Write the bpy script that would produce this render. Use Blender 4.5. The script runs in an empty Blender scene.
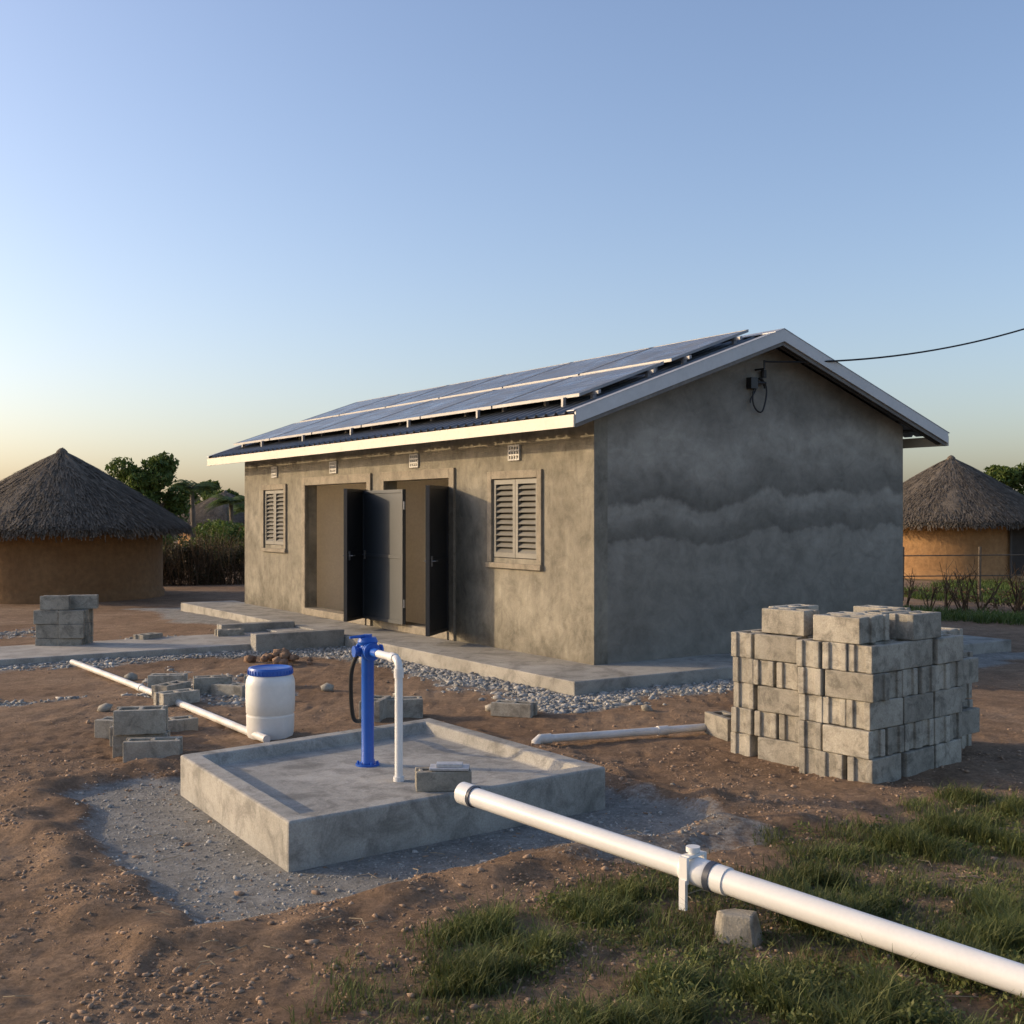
import bpy, math, random
import numpy as np
from mathutils import Vector, Matrix, noise
random.seed(7); rng=np.random.default_rng(7)
S=bpy.context.scene
S.view_settings.view_transform='Standard'; S.view_settings.look='None'; S.view_settings.exposure=0

# ---------------------------------------------------------------- materials
def nd(nt,t,**k):
    n=nt.nodes.new(t)
    for a,b in k.items(): setattr(n,a,b)
    return n
def newmat(name):
    m=bpy.data.materials.new(name); m.use_nodes=True; nt=m.node_tree
    b=nt.nodes['Principled BSDF']; return m,nt,b
def ramp(nt,src,stops,interp='LINEAR'):
    r=nt.nodes.new('ShaderNodeValToRGB'); r.color_ramp.interpolation=interp
    e=r.color_ramp.elements
    while len(e)<len(stops): e.new(.5)
    for i,(p,c) in enumerate(stops):
        e[i].position=p; e[i].color=(c[0],c[1],c[2],1) if isinstance(c,(tuple,list)) else (c,c,c,1)
    nt.links.new(src,r.inputs[0]); return r.outputs[0]
def noi(nt,co,scale,detail=6,rough=.6,dist=0):
    n=nd(nt,'ShaderNodeTexNoise'); n.inputs['Scale'].default_value=scale; n.inputs['Detail'].default_value=detail
    n.inputs['Roughness'].default_value=rough; n.inputs['Distortion'].default_value=dist
    if co is not None: nt.links.new(co,n.inputs['Vector'])
    return n.outputs['Fac']
def mix(nt,f,a,b,mode='MIX'):
    m=nt.nodes.new('ShaderNodeMix'); m.data_type='RGBA'; m.blend_type=mode
    for k,(s,v) in enumerate(((m.inputs[0],f),(m.inputs[6],a),(m.inputs[7],b))):
        if hasattr(v,'is_linked'): nt.links.new(v,s)
        elif k==0: s.default_value=float(v)
        elif isinstance(v,(int,float)): s.default_value=(v,v,v,1)
        else: s.default_value=(v[0],v[1],v[2],1)
    return m.outputs[2]
def math_(nt,op,a,b=0,c=0):
    n=nt.nodes.new('ShaderNodeMath'); n.operation=op
    for k,v in enumerate((a,b,c)):
        if hasattr(v,'is_linked'): nt.links.new(v,n.inputs[k])
        else: n.inputs[k].default_value=v
    return n.outputs[0]
def bump(nt,b,h,strength,dist=.02,prev=None):
    n=nt.nodes.new('ShaderNodeBump'); n.inputs['Strength'].default_value=strength; n.inputs['Distance'].default_value=dist
    nt.links.new(h,n.inputs['Height'])
    if prev is not None: nt.links.new(prev,n.inputs['Normal'])
    if b is not None: nt.links.new(n.outputs[0],b.inputs['Normal'])
    return n.outputs[0]
def objco(nt):
    return nt.nodes.new('ShaderNodeTexCoord').outputs['Object']
def M(name,c1,c2,scale=3,rough=.8,bs=.3,bscale=40,metal=0,dist=.01,spec=.5,island=0,var=.24):
    m,nt,b=newmat(name); co=objco(nt)
    f=ramp(nt,noi(nt,co,scale),[(.3,0),(.7,1)])
    col=mix(nt,f,c1,c2)
    g=noi(nt,co,bscale,4)
    col=mix(nt,1,col,ramp(nt,g,[(.25,1-var),(.75,1+var*.8)]),'MULTIPLY')
    if island:
        gi=nt.nodes.new('ShaderNodeNewGeometry').outputs['Random Per Island']
        col=mix(nt,1,col,ramp(nt,gi,[(0,1-island),(1,1+island)]),'MULTIPLY')
    nt.links.new(col,b.inputs['Base Color'])
    b.inputs['Roughness'].default_value=rough; b.inputs['Metallic'].default_value=metal
    b.inputs['Specular IOR Level'].default_value=spec
    if bs: bump(nt,b,g,bs,dist)
    return m

def concrete(name,c1,c2,sc=1.2,stain=.5,bs=.4,island=0):
    m,nt,b=newmat(name); co=objco(nt)
    col=mix(nt,ramp(nt,noi(nt,co,sc,8,.65,.3),[(.35,0),(.65,1)]),c1,c2)
    st=ramp(nt,noi(nt,co,sc*2.7,9,.7,.6),[(.38,1-stain),(.52,1),(.7,1.12)])
    col=mix(nt,1,col,st,'MULTIPLY')
    f=noi(nt,co,90,5,.7)
    col=mix(nt,1,col,ramp(nt,f,[(.3,.78),(.7,1.18)]),'MULTIPLY')
    nt.links.new(col,b.inputs['Base Color']); b.inputs['Roughness'].default_value=.9
    b.inputs['Specular IOR Level'].default_value=.3
    p=bump(nt,None,noi(nt,co,12,6,.7),bs*.6,.02); bump(nt,b,f,bs,.008,p)
    return m

# ---------------------------------------------------------------- mesh builder
class MB:
    def __init__(s): s.v=[]; s.f=[]; s.m=[]
    def add(s,vs,fs,mi=0):
        o=len(s.v); s.v+= [tuple(p) for p in vs]; s.f+=[tuple(i+o for i in f) for f in fs]; s.m+=[mi]*len(fs)
    def box(s,a,b,mi=0,T=None):
        x0,y0,z0=a;x1,y1,z1=b
        vs=[(x0,y0,z0),(x1,y0,z0),(x1,y1,z0),(x0,y1,z0),(x0,y0,z1),(x1,y0,z1),(x1,y1,z1),(x0,y1,z1)]
        if T is not None: vs=[T@Vector(p) for p in vs]
        s.add(vs,[(0,3,2,1),(4,5,6,7),(0,1,5,4),(1,2,6,5),(2,3,7,6),(3,0,4,7)],mi)
    def prism(s,poly,z0,z1,mi=0):
        n=len(poly); vs=[(p[0],p[1],z0) for p in poly]+[(p[0],p[1],z1) for p in poly]
        s.add(vs,[tuple(range(n))[::-1],tuple(range(n,2*n))]+[(i,(i+1)%n,n+(i+1)%n,n+i) for i in range(n)],mi)
    def tube(s,pts,r,seg=12,mi=0,cap=True):
        pts=[Vector(p) for p in pts]; n=len(pts); rs=r if isinstance(r,(list,tuple)) else [r]*n
        vs=[];fs=[]; up=None
        for i,p in enumerate(pts):
            d=(pts[min(i+1,n-1)]-pts[max(i-1,0)]).normalized()
            if up is None: up=Vector((0,0,1)) if abs(d.z)<.9 else Vector((1,0,0))
            a=d.cross(up).normalized(); b=a.cross(d).normalized(); up=b
            for k in range(seg):
                t=2*math.pi*k/seg; vs.append(p+(a*math.cos(t)+b*math.sin(t))*rs[i])
        for i in range(n-1):
            for k in range(seg):
                k2=(k+1)%seg; fs.append((i*seg+k,i*seg+k2,(i+1)*seg+k2,(i+1)*seg+k))
        if cap: fs.append(tuple(range(seg))[::-1]); fs.append(tuple((n-1)*seg+k for k in range(seg)))
        s.add(vs,fs,mi)
    def lathe(s,c,prof,seg=48,mi=0,jit=None):
        vs=[];fs=[]
        for i,(r,z) in enumerate(prof):
            for k in range(seg):
                t=2*math.pi*k/seg; rr,zz=r,z
                if jit: rr,zz=jit(r,z,t,i)
                vs.append((c[0]+rr*math.cos(t),c[1]+rr*math.sin(t),c[2]+zz))
        for i in range(len(prof)-1):
            for k in range(seg):
                k2=(k+1)%seg; fs.append((i*seg+k,i*seg+k2,(i+1)*seg+k2,(i+1)*seg+k))
        s.add(vs,fs,mi)
    def obj(s,name,mats,parent=None,smooth=False,bevel=0,merge=False):
        me=bpy.data.meshes.new(name); me.from_pydata(s.v,[],s.f)
        for m in (mats if isinstance(mats,(list,tuple)) else [mats]): me.materials.append(m)
        me.polygons.foreach_set('material_index',s.m)
        if merge:
            import bmesh
            bm=bmesh.new(); bm.from_mesh(me); bmesh.ops.remove_doubles(bm,verts=bm.verts,dist=1e-5)
            bmesh.ops.recalc_face_normals(bm,faces=bm.faces); bm.to_mesh(me); bm.free()
        if smooth is True: me.polygons.foreach_set('use_smooth',[True]*len(me.polygons))
        o=bpy.data.objects.new(name,me); S.collection.objects.link(o)
        if smooth=='auto':
            me.polygons.foreach_set('use_smooth',[True]*len(me.polygons)); me.set_sharp_from_angle(angle=math.radians(35))
        if bevel:
            bv=o.modifiers.new('b','BEVEL'); bv.width=bevel; bv.segments=2; bv.limit_method='ANGLE'; bv.angle_limit=math.radians(40)
        if parent: o.parent=parent
        me.update(); return o
def empty(name,loc=(0,0,0),rz=0):
    e=bpy.data.objects.new(name,None); e.location=loc; e.rotation_euler=(0,0,rz); S.collection.objects.link(e); return e
def fastmesh(name,V,F,k,mats,smooth=False,parent=None):
    me=bpy.data.meshes.new(name); me.vertices.add(len(V)); me.vertices.foreach_set('co',V.astype(np.float32).ravel())
    nf=len(F); me.loops.add(nf*k); me.loops.foreach_set('vertex_index',F.astype(np.int32).ravel())
    me.polygons.add(nf); me.polygons.foreach_set('loop_start',np.arange(0,nf*k,k,dtype=np.int32))
    me.update(calc_edges=True); me.validate()
    me.materials.append(mats)
    if smooth: me.polygons.foreach_set('use_smooth',np.ones(nf,bool))
    o=bpy.data.objects.new(name,me); S.collection.objects.link(o)
    if parent: o.parent=parent
    return o

# ---------------------------------------------------------------- camera
cam=bpy.data.cameras.new('camera'); co=bpy.data.objects.new('camera',cam); S.collection.objects.link(co)
co.location=(0,0,1.9); co.rotation_euler=(math.radians(90),0,0)
cam.sensor_width=36; cam.lens=36*1170/1024; cam.shift_y=3/1024; cam.clip_end=3000; cam.clip_start=.05
S.camera=co
# ---------------------------------------------------------------- light
EL=math.radians(16); AZ=math.radians(-80)   # azimuth clockwise from +Y
w=bpy.data.worlds.new('World'); S.world=w; w.use_nodes=True; nt=w.node_tree
sky=nt.nodes.new('ShaderNodeTexSky'); sky.sky_type='NISHITA'; sky.sun_disc=False
sky.sun_elevation=EL; sky.sun_rotation=AZ; sky.air_density=1.0; sky.dust_density=2.2; sky.ozone_density=1.5
skc=mix(nt,1,sky.outputs[0],(1.50,1.45,1.58),'MULTIPLY')
nt.links.new(skc,nt.nodes['Background'].inputs[0]); nt.nodes['Background'].inputs[1].default_value=.15
sun=bpy.data.lights.new('sun','SUN'); sun.energy=3.4; sun.angle=math.radians(.6); sun.color=(1,.75,.45)
so=bpy.data.objects.new('sun',sun); S.collection.objects.link(so)
sd=Vector((math.sin(AZ)*math.cos(EL),math.cos(AZ)*math.cos(EL),math.sin(EL)))
so.rotation_euler=sd.to_track_quat('Z','Y').to_euler(); so.location=(-20,0,20)

# ---------------------------------------------------------------- layout
BA=Vector((.945,13.65,0)); BR=math.radians(33.2); cB,sB=math.cos(BR),math.sin(BR)
def toB(x,y):
    dx,dy=x-BA.x,y-BA.y; return dx*cB+dy*sB,-dx*sB+dy*cB
def fromB(x,y): return BA.x+x*cB-y*sB, BA.y+x*sB+y*cB
Q=[(-1.216,6.36),(.623,7.75),(-.675,9.63),(-2.31,8.14)]
def dquad(x,y,q=Q):
    best=-1e9
    for i in range(4):
        ax,ay=q[i];bx,by=q[(i+1)%4]; ex,ey=bx-ax,by-ay; l=math.hypot(ex,ey)
        d=((x-ax)*ey-(y-ay)*ex)/l
        best=max(best,d)
    return best
def sm(a,b,x):
    t=min(1,max(0,(x-a)/(b-a))); return t*t*(3-2*t)
def N(x,y,s,z=0): return noise.noise((x*s,y*s,z))
def apron(x,y):
    d=dquad(x+.12,y+.22)+N(x,y,1.6,3)*.22+N(x,y,7,1)*.04
    return d
def gh(x,y):
    r=math.hypot(x,y-8)
    z=N(x,y,.3)*.05+N(x,y,1.1,4)*.018
    k=1
    if r<8:
        d=apron(x,y); k=sm(.3,.8,d)*.8+.2
    if r<22:
        z+=k*(N(x,y,4.2,7)*.006+N(x,y,9,2)*.007+N(x,y,17,2)*.006+N(x,y,33,8)*.004 - .04*max(0,abs(N(x,y,3.1,12))-.29)-.035*max(0,abs(N(x,y,6.3,15))-.27))
    if r<8:
        z=z*sm(.1,1.2,d)-.045*(1-sm(.42,.62,d))+.06*math.exp(-((d-.78)/.16)**2)*(.7+N(x,y,3,20))
    bx,by=toB(x,y)
    if -3.5<bx<8 and -3.5<by<15: z=min(z,.05)
    return z
def gravel(x,y,near=True):
    g=0
    if near and math.hypot(x,y-8)<8:
        g=max(g,1-sm(.42,.66,apron(x,y)+N(x,y,14,6)*.05))
    bx,by=toB(x,y); n=N(x,y,.9,30)*.5+N(x,y,4,31)*.25
    if -12<bx<8 and -6<by<14:
        d=max(-1-bx,-1-by) if (bx<6.5) else 9
        d=max(d,by-12.6)
        g=max(g,1-sm(.35,.95,d+n*.9))
        if bx<-1: g=max(g,(1-sm(.2,.7,abs(by-5.6)-.9+n*1.4))*.8)
        if bx<-1: g=max(g,sm(.25,.4,N(x,y,.5,41)+.25*N(x,y,3,9))*sm(-5.2,-4,bx)*.55*(1-sm(-1.2,-.5,by-3)))
    if y>11.5 and x<-3: g=max(g,sm(.15,.4,N(x,y,.45,77)+.3*N(x,y,2.5,5))*.6*(1-sm(19,22,y)))
    return min(1,g)
GL=[(-3,3.4),(-1.0,4.3),(-.55,5.35),(.2,6.0),(1.2,6.75),(2.2,7.5),(3.6,8.0),(12,8.8)]
def grassd(x,y):
    yl=np.interp(x,[p[0] for p in GL],[p[1] for p in GL])
    d=(yl-y)+N(x,y,1.1,50)*.5+N(x,y,3.5,51)*.3
    e=sm(-.15,.6,d)*(.38+.62*sm(-.28,.12,N(x,y,1.7,60)))
    if x<.2: e*=sm(-1.2,.0,x)
    if x>4 and y>12 and y<40: e=max(e,sm(.0,.4,N(x,y,.35,61)+.35*math.exp(-((y-21.5)/1.8)**2)+(.3 if x>9 else 0))*.8)
    if y>34: e=max(e,sm(-.2,.3,N(x,y,.08,62))*.8)
    return e

# ---------------------------------------------------------------- ground
def axis(a,b,st,lo,hi,g=1.13):
    c=list(np.arange(a,b+1e-6,st)); s=st; v=b
    while v<hi: s*=g; v+=s; c.append(v)
    s=st; v=a
    while v>lo: s*=g; v-=s; c.insert(0,v)
    return c
xs=axis(-4.0,4.0,.026,-700,700,1.06); ys=axis(3.6,9.2,.026,-60,1500,1.035)
nx,ny=len(xs),len(ys)
V=np.zeros((nx*ny,3)); C=np.zeros((nx*ny,4)); i=0
for y in ys:
    for x in xs:
        V[i]=(x,y,gh(x,y)); C[i]=(gravel(x,y),grassd(x,y) if y>3 else 0,0,1); i+=1
ii=np.arange(nx*ny).reshape(ny,nx)
F=np.stack([ii[:-1,:-1],ii[:-1,1:],ii[1:,1:],ii[1:,:-1]],-1).reshape(-1,4)
m,nt,b=newmat('dirt_ground'); co_=objco(nt)
at=nt.nodes.new('ShaderNodeAttribute'); at.attribute_name='zone'
sp=nt.nodes.new('ShaderNodeSeparateColor'); nt.links.new(at.outputs['Color'],sp.inputs[0])
big=noi(nt,co_,.55,8,.6,.4); mid=noi(nt,co_,3.5,8,.65); fine=noi(nt,co_,38,8,.75); vf=noi(nt,co_,160,4,.7); m2=noi(nt,co_,11,8,.75,.3)
dirt=mix(nt,ramp(nt,big,[(.35,0),(.65,1)]),(.255,.162,.098),(.37,.255,.165))
dirt=mix(nt,1,dirt,ramp(nt,mid,[(.3,.70),(.55,1),(.75,1.2)]),'MULTIPLY')
dirt=mix(nt,1,dirt,ramp(nt,m2,[(.3,.74),(.55,1),(.75,1.24)]),'MULTIPLY')
dirt=mix(nt,1,dirt,ramp(nt,fine,[(.3,.55),(.6,1.05),(.75,1.4)]),'MULTIPLY')
grav=mix(nt,ramp(nt,mid,[(.3,0),(.7,1)]),(.235,.225,.20),(.38,.365,.33))
grav=mix(nt,1,grav,ramp(nt,m2,[(.3,.72),(.7,1.22)]),'MULTIPLY')
grav=mix(nt,1,grav,ramp(nt,fine,[(.3,.62),(.7,1.32)]),'MULTIPLY')
wob=math_(nt,'ADD',math_(nt,'MULTIPLY_ADD',fine,.7,-.35),math_(nt,'MULTIPLY_ADD',m2,.7,-.35))
col=mix(nt,ramp(nt,math_(nt,'ADD',sp.outputs[0],wob),[(.3,0),(.7,1)]),dirt,grav)
soil=mix(nt,ramp(nt,fine,[(.35,0),(.65,1)]),(.14,.10,.055),(.115,.125,.045))
col=mix(nt,ramp(nt,math_(nt,'ADD',sp.outputs[1],wob),[(.3,0),(.95,.75)]),col,soil)
nt.links.new(col,b.inputs['Base Color']); b.inputs['Roughness'].default_value=.95; b.inputs['Specular IOR Level'].default_value=.15
p=bump(nt,None,mid,.4,.03); p=bump(nt,None,m2,.7,.02,p); p=bump(nt,None,fine,1,.022,p); bump(nt,b,vf,.7,.007,p)
g=fastmesh('ground',V,F,4,m,True)
ca=g.data.color_attributes.new('zone','FLOAT_COLOR','POINT'); ca.data.foreach_set('color',C.astype(np.float32).ravel())

# ---------------------------------------------------------------- stones
t=(1+5**.5)/2
IV=np.array([(-1,t,0),(1,t,0),(-1,-t,0),(1,-t,0),(0,-1,t),(0,1,t),(0,-1,-t),(0,1,-t),(t,0,-1),(t,0,1),(-t,0,-1),(-t,0,1)],float); IV/=np.linalg.norm(IV[0])
IF=np.array([(0,11,5),(0,5,1),(0,1,7),(0,7,10),(0,10,11),(1,5,9),(5,11,4),(11,10,2),(10,7,6),(7,1,8),(3,9,4),(3,4,2),(3,2,6),(3,6,8),(3,8,9),(4,9,5),(2,4,11),(6,2,10),(8,6,7),(9,8,1)])
def stones(name,pts,mat):
    Vs=[];Fs=[]
    for k,(x,y,s) in enumerate(pts):
        v=IV*(1+rng.uniform(-.35,.35,(12,1)))*np.array([s*rng.uniform(.8,1.6),s*rng.uniform(.6,1.1),s*rng.uniform(.4,.8)])
        a=rng.uniform(0,6.28); c_,s_=math.cos(a),math.sin(a)
        v=v@np.array([[c_,s_,0],[-s_,c_,0],[0,0,1]])
        Vs.append(v+np.array([x,y,gh(x,y)+s*.1])); Fs.append(IF+12*k)
    return fastmesh(name,np.concatenate(Vs),np.concatenate(Fs),3,mat)
gp=[];cp=[]
def onslab(x,y):
    bx,by=toB(x,y); return (-1.02<bx<6.6 and -1.02<by<12.4) or (bx<-1 and bx>-14 and 4.8<by<6.5) or dquad(x,y)<.02
while len(gp)<15000:
    x=rng.uniform(-9,5); y=rng.uniform(9,20)
    if onslab(x,y): continue
    if rng.random()<gravel(x,y,False)**2.5: gp.append((x,y,min(.045,.008+rng.exponential(.008))))
k=0
while k<4200:
    x=rng.uniform(-3.2,1.3); y=rng.uniform(5.2,9)
    if onslab(x,y) : continue
    if rng.random()<gravel(x,y): gp.append((x,y,min(.020,.0025+rng.exponential(.0028)))); k+=1
while len(cp)<7000:
    x=rng.uniform(-6,7); y=3.6+rng.exponential(5)
    if onslab(x,y) or y>22: continue
    if rng.random()<.4+N(x,y,1.3,90): cp.append((x,y,min(.03,.002+rng.exponential(.0045))))
while len(cp)<20000:
    y=rng.uniform(3.7,9.5); x=rng.uniform(-.5*y,.5*y)
    if onslab(x,y) or gravel(x,y)>.4: continue
    if rng.random()<.35+1.2*N(x,y,2.3,92): cp.append((x,y,min(.022,.002+rng.exponential(.0035))))
stones('gravel',gp,M('gravel_stone',(.25,.24,.215),(.38,.365,.33),8,.9,.3,60,island=.4))
stones('dirt_clods',cp,M('clod',(.23,.15,.095),(.36,.25,.165),8,.95,.3,60,island=.35))

# ---------------------------------------------------------------- building
conc=concrete('slab_concrete',(.27,.255,.22),(.38,.36,.315),1.1,.35)
house=empty('concrete_block_building',BA,BR)
L,W=11.4,5.53
def plaster(name,gable=False):
    m,nt,b=newmat(name); co=objco(nt)
    sx=nt.nodes.new('ShaderNodeSeparateXYZ'); nt.links.new(co,sx.inputs[0])
    n1=noi(nt,co,.9,8,.62,.5); n2=noi(nt,co,3.2,8,.7,.3); f=noi(nt,co,70,5,.7)
    col=mix(nt,ramp(nt,n1,[(.32,0),(.68,1)]),(.185,.168,.130) if not gable else (.225,.208,.172),(.285,.262,.208) if not gable else (.285,.265,.222))
    if gable:
        # damp bands that formed as the render dried, broken up along the wall
        mpx=nt.nodes.new('ShaderNodeMapping'); mpx.inputs['Scale'].default_value=(1,1,.35); mpx.inputs['Location'].default_value=(3.1,0,0); nt.links.new(co,mpx.inputs[0])
        nl=noi(nt,mpx.outputs[0],.65,5,.5,.0); nh=noi(nt,co,4.5,6,.65,.3)
        z=math_(nt,'ADD',sx.outputs[2],math_(nt,'MULTIPLY_ADD',nl,1.1,-.55)); z=math_(nt,'ADD',z,math_(nt,'MULTIPLY_ADD',nh,.2,-.1))
        zz=math_(nt,'DIVIDE',z,4.2)
        st=ramp(nt,zz,[(0,.86),(.15,.80),(.28,.96),(.36,1.08),(.39,1.02),(.40,.62),(.43,.76),(.455,.98),(.47,1.2),(.50,1.26),(.515,.64),(.545,.76),(.58,1.02),(.62,1.34),(.69,1.42),(.735,1.05),(.78,.78),(.85,.76),(.92,.86),(1,.82)])
        msk=ramp(nt,noi(nt,co,.55,4,.6),[(.3,.5),(.55,1)])
        col=mix(nt,msk,col,mix(nt,1,col,st,'MULTIPLY'))
        vr=((.3,.76),(.5,1),(.72,1.18))
    else:
        zz=math_(nt,'ADD',sx.outputs[2],math_(nt,'MULTIPLY_ADD',n2,.9,-.1))
        st=ramp(nt,zz,[(.35,.58),(.75,.88),(.99,1)])
        col=mix(nt,1,col,st,'MULTIPLY'); vr=((.3,.62),(.5,1),(.72,1.28))
    col=mix(nt,1,col,ramp(nt,n2,vr),'MULTIPLY')
    mp=nt.nodes.new('ShaderNodeMapping'); mp.inputs['Scale'].default_value=(1,1,.35) if not gable else (.6,1,.8); nt.links.new(co,mp.inputs[0])
    s2=noi(nt,mp.outputs[0],6,6,.65,1.2)
    col=mix(nt,1,col,ramp(nt,s2,[(.3,.86),(.7,1.12)]),'MULTIPLY')
    nt.links.new(col,b.inputs['Base Color']); b.inputs['Roughness'].default_value=.92; b.inputs['Specular IOR Level'].default_value=.2
    p=bump(nt,None,n2,.5,.04); p=bump(nt,None,s2,.3,.02,p); bump(nt,b,f,.35,.006,p)
    return m
pl=plaster('plaster'); plg=plaster('plaster_gable',True)
trim=concrete('plaster_trim',(.24,.21,.16),(.32,.28,.215),2,.25,.3)
cream=M('cream_interior',(.76,.70,.59),(.82,.76,.65),1.5,.8,.15,30,var=.08)
door_m=M('door_paint',(.030,.038,.046),(.040,.050,.058),2,.55,.05,25,var=.08)
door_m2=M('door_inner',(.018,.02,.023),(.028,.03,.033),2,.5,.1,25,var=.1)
shut=M('shutter_paint',(.17,.165,.145),(.225,.215,.185),3,.6,.1,30,var=.1)
metal=M('roof_metal',(.15,.16,.17),(.22,.225,.235),1.5,.45,.05,20,metal=.5,var=.1)
fasm=M('fascia_paint',(.50,.50,.49),(.57,.57,.56),2,.45,.03,20,var=.06)
fasc=M('eave_fascia_paint',(.56,.51,.41),(.64,.59,.49),2,.5,.04,20,var=.08)
dark=M('dark_timber',(.05,.045,.04),(.08,.07,.06),3,.8,.1,30)

OP=[(1.12,2.18,1.34,2.37),(3.3,5.3,.15,2.42),(5.9,8.35,.15,2.42),(9.33,10.32,1.34,2.37)]
mb=MB()
yb=sorted({-.02,L}|{o[0] for o in OP}|{o[1] for o in OP}); zb=[0.1,.15,1.34,2.37,2.42,3.14]
def isopen(y,z): return any(a<y<b_ and c<z<d for a,b_,c,d in OP)
nyc,nzc=len(yb)-1,len(zb)-1
cell=[[isopen((yb[i]+yb[i+1])/2,(zb[j]+zb[j+1])/2) for j in range(nzc)] for i in range(nyc)]
for i in range(nyc):
    for j in range(nzc):
        y0,y1,z0,z1=yb[i],yb[i+1],zb[j],zb[j+1]
        if not cell[i][j]:
            mb.add([(0,y0,z0),(0,y1,z0),(0,y1,z1),(0,y0,z1)],[(0,3,2,1)],0)
            mb.add([(.2,y0,z0),(.2,y1,z0),(.2,y1,z1),(.2,y0,z1)],[(0,1,2,3)],1)
            if i==0: mb.add([(0,y0,z0),(.2,y0,z0),(.2,y0,z1),(0,y0,z1)],[(0,1,2,3)],0)
            if i==nyc-1: mb.add([(0,y1,z0),(.2,y1,z0),(.2,y1,z1),(0,y1,z1)],[(3,2,1,0)],0)
            if i+1<nyc and cell[i+1][j]: mb.add([(0,y1,z0),(.2,y1,z0),(.2,y1,z1),(0,y1,z1)],[(3,2,1,0)],0)
            if i>0 and cell[i-1][j]: mb.add([(0,y0,z0),(.2,y0,z0),(.2,y0,z1),(0,y0,z1)],[(0,1,2,3)],0)
            if j>0 and cell[i][j-1]: mb.add([(0,y0,z0),(.2,y0,z0),(.2,y1,z0),(0,y1,z0)],[(0,3,2,1)],0)
            if j+1<nzc and cell[i][j+1]: mb.add([(0,y0,z1),(.2,y0,z1),(.2,y1,z1),(0,y1,z1)],[(0,1,2,3)],0)
mb.obj('front_wall',[pl,cream],house)
rz=lambda x: 3.05+.361*(x+.5) if x<W/2 else 3.05+.361*(W+.5-x)
mb=MB()
for y0,y1 in ((0,.2),(L-.2,L-.003)):
    poly=[(.2,.1),(W,.1),(W,rz(W)-.07),(W/2,rz(W/2)-.07),(.2,rz(.2)-.07)]
    vs=[(x,y0,z) for x,z in poly]+[(x,y1,z) for x,z in poly]; n=5
    mb.add(vs,[(0,1,2,3,4),(9,8,7,6,5)]+[(i,i+n,(i+1)%n+n,(i+1)%n) for i in range(n)])
mb.obj('gable_wall',plg,house)
mb=MB(); mb.box((W-.2,.2,.1),(W-.002,L-.2,3.12)); mb.obj('rear_wall',pl,house)
mb=MB()
for y in (2.9,5.55,8.75): mb.box((.2,y,.15),(W-.2,y+.12,2.83))
mb.box((2.6,.2,.15),(2.7,2.9,2.83))
mb.box((.2,.2,2.85),(W-.2,L-.2,2.88))
mb.obj('interior_partition',cream,house)
mb=MB(); mb.prism([(-1,-1),(6.6,-1),(6.6,.05),(.1,.05),(.1,12.3),(-1,12.3)],-.15,.15); mb.box((.1,.06,-.1),(W,L-.1,.145))
mb.obj('veranda_slab',conc,house,bevel=.012)
mb=MB()
for k,(a,b_,c,d) in enumerate(OP):
    t_=.1 if c>1 else .14; e=-.035
    if c>1:
        mb.box((e,a-t_,c-.06),(.06,a,d+t_)); mb.box((e,b_,c-.06),(.06,b_+t_,d+t_)); mb.box((e,a,d),(.06,b_,d+t_))
        mb.box((e-.02,a-t_-.01,c-.13),(.08,b_+t_+.01,c-.063))
    else:
        mb.box((e,a-t_,.152),(.05,a,d+t_)); mb.box((e,b_,.152),(.05,b_+t_,d+t_)); mb.box((e,a,d),(.05,b_,d+t_))
        mb.box((-.06,a+.002,.152),(.2,b_-.002,.27))
mb.obj('opening_trim',trim,house,bevel=.006)
# shutters
for k in (0,3):
    a,b_,c,d=OP[k]; mb=MB(); mid_=(a+b_)/2
    mb.box((.10,a,c),(.17,b_,d),1)
    for (p,q) in ((a+.01,mid_-.005),(mid_+.005,b_-.01)):
        mb.box((.0,p,c+.01),(.045,p+.055,d-.01)); mb.box((.0,q-.055,c+.01),(.045,q,d-.01))
        mb.box((.0,p+.055,c+.01),(.045,q-.055,c+.07)); mb.box((.0,p+.055,d-.07),(.045,q-.055,d-.01))
        z=c+.075; 
        while z<d-.12:
            mb.add([(.002,p+.055,z),(.002,q-.055,z),(.055,q-.055,z+.045),(.055,p+.055,z+.045),(.006,p+.055,z-.008),(.006,q-.055,z-.008),(.062,q-.055,z+.037),(.062,p+.055,z+.037)],[(0,3,2,1),(4,5,6,7),(0,1,5,4)]); z+=.075
    mb.obj('louvre_shutter',[shut,dark],house)
# vents
mb=MB(); ventm=M('vent_block',(.62,.60,.55),(.7,.68,.62),4,.8,.1,30)
for y in (1.65,4.34,7.18,9.8):
    z=2.60; mb.box((-.004,y-.13,z),(.0-.002,y+.13,z+.2),1)
    for q in range(5):
        yy=y-.13+q*.06; mb.box((-.03,yy,z),(-.005,yy+.02,z+.2))
    for q in range(4):
        zz=z+q*.06; 
        for r_ in range(4):
            yy=y-.11+r_*.06; mb.box((-.027,yy,zz),(-.006,yy+.04,zz+.02))
mb.obj('air_vent',[ventm,dark],house)
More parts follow.
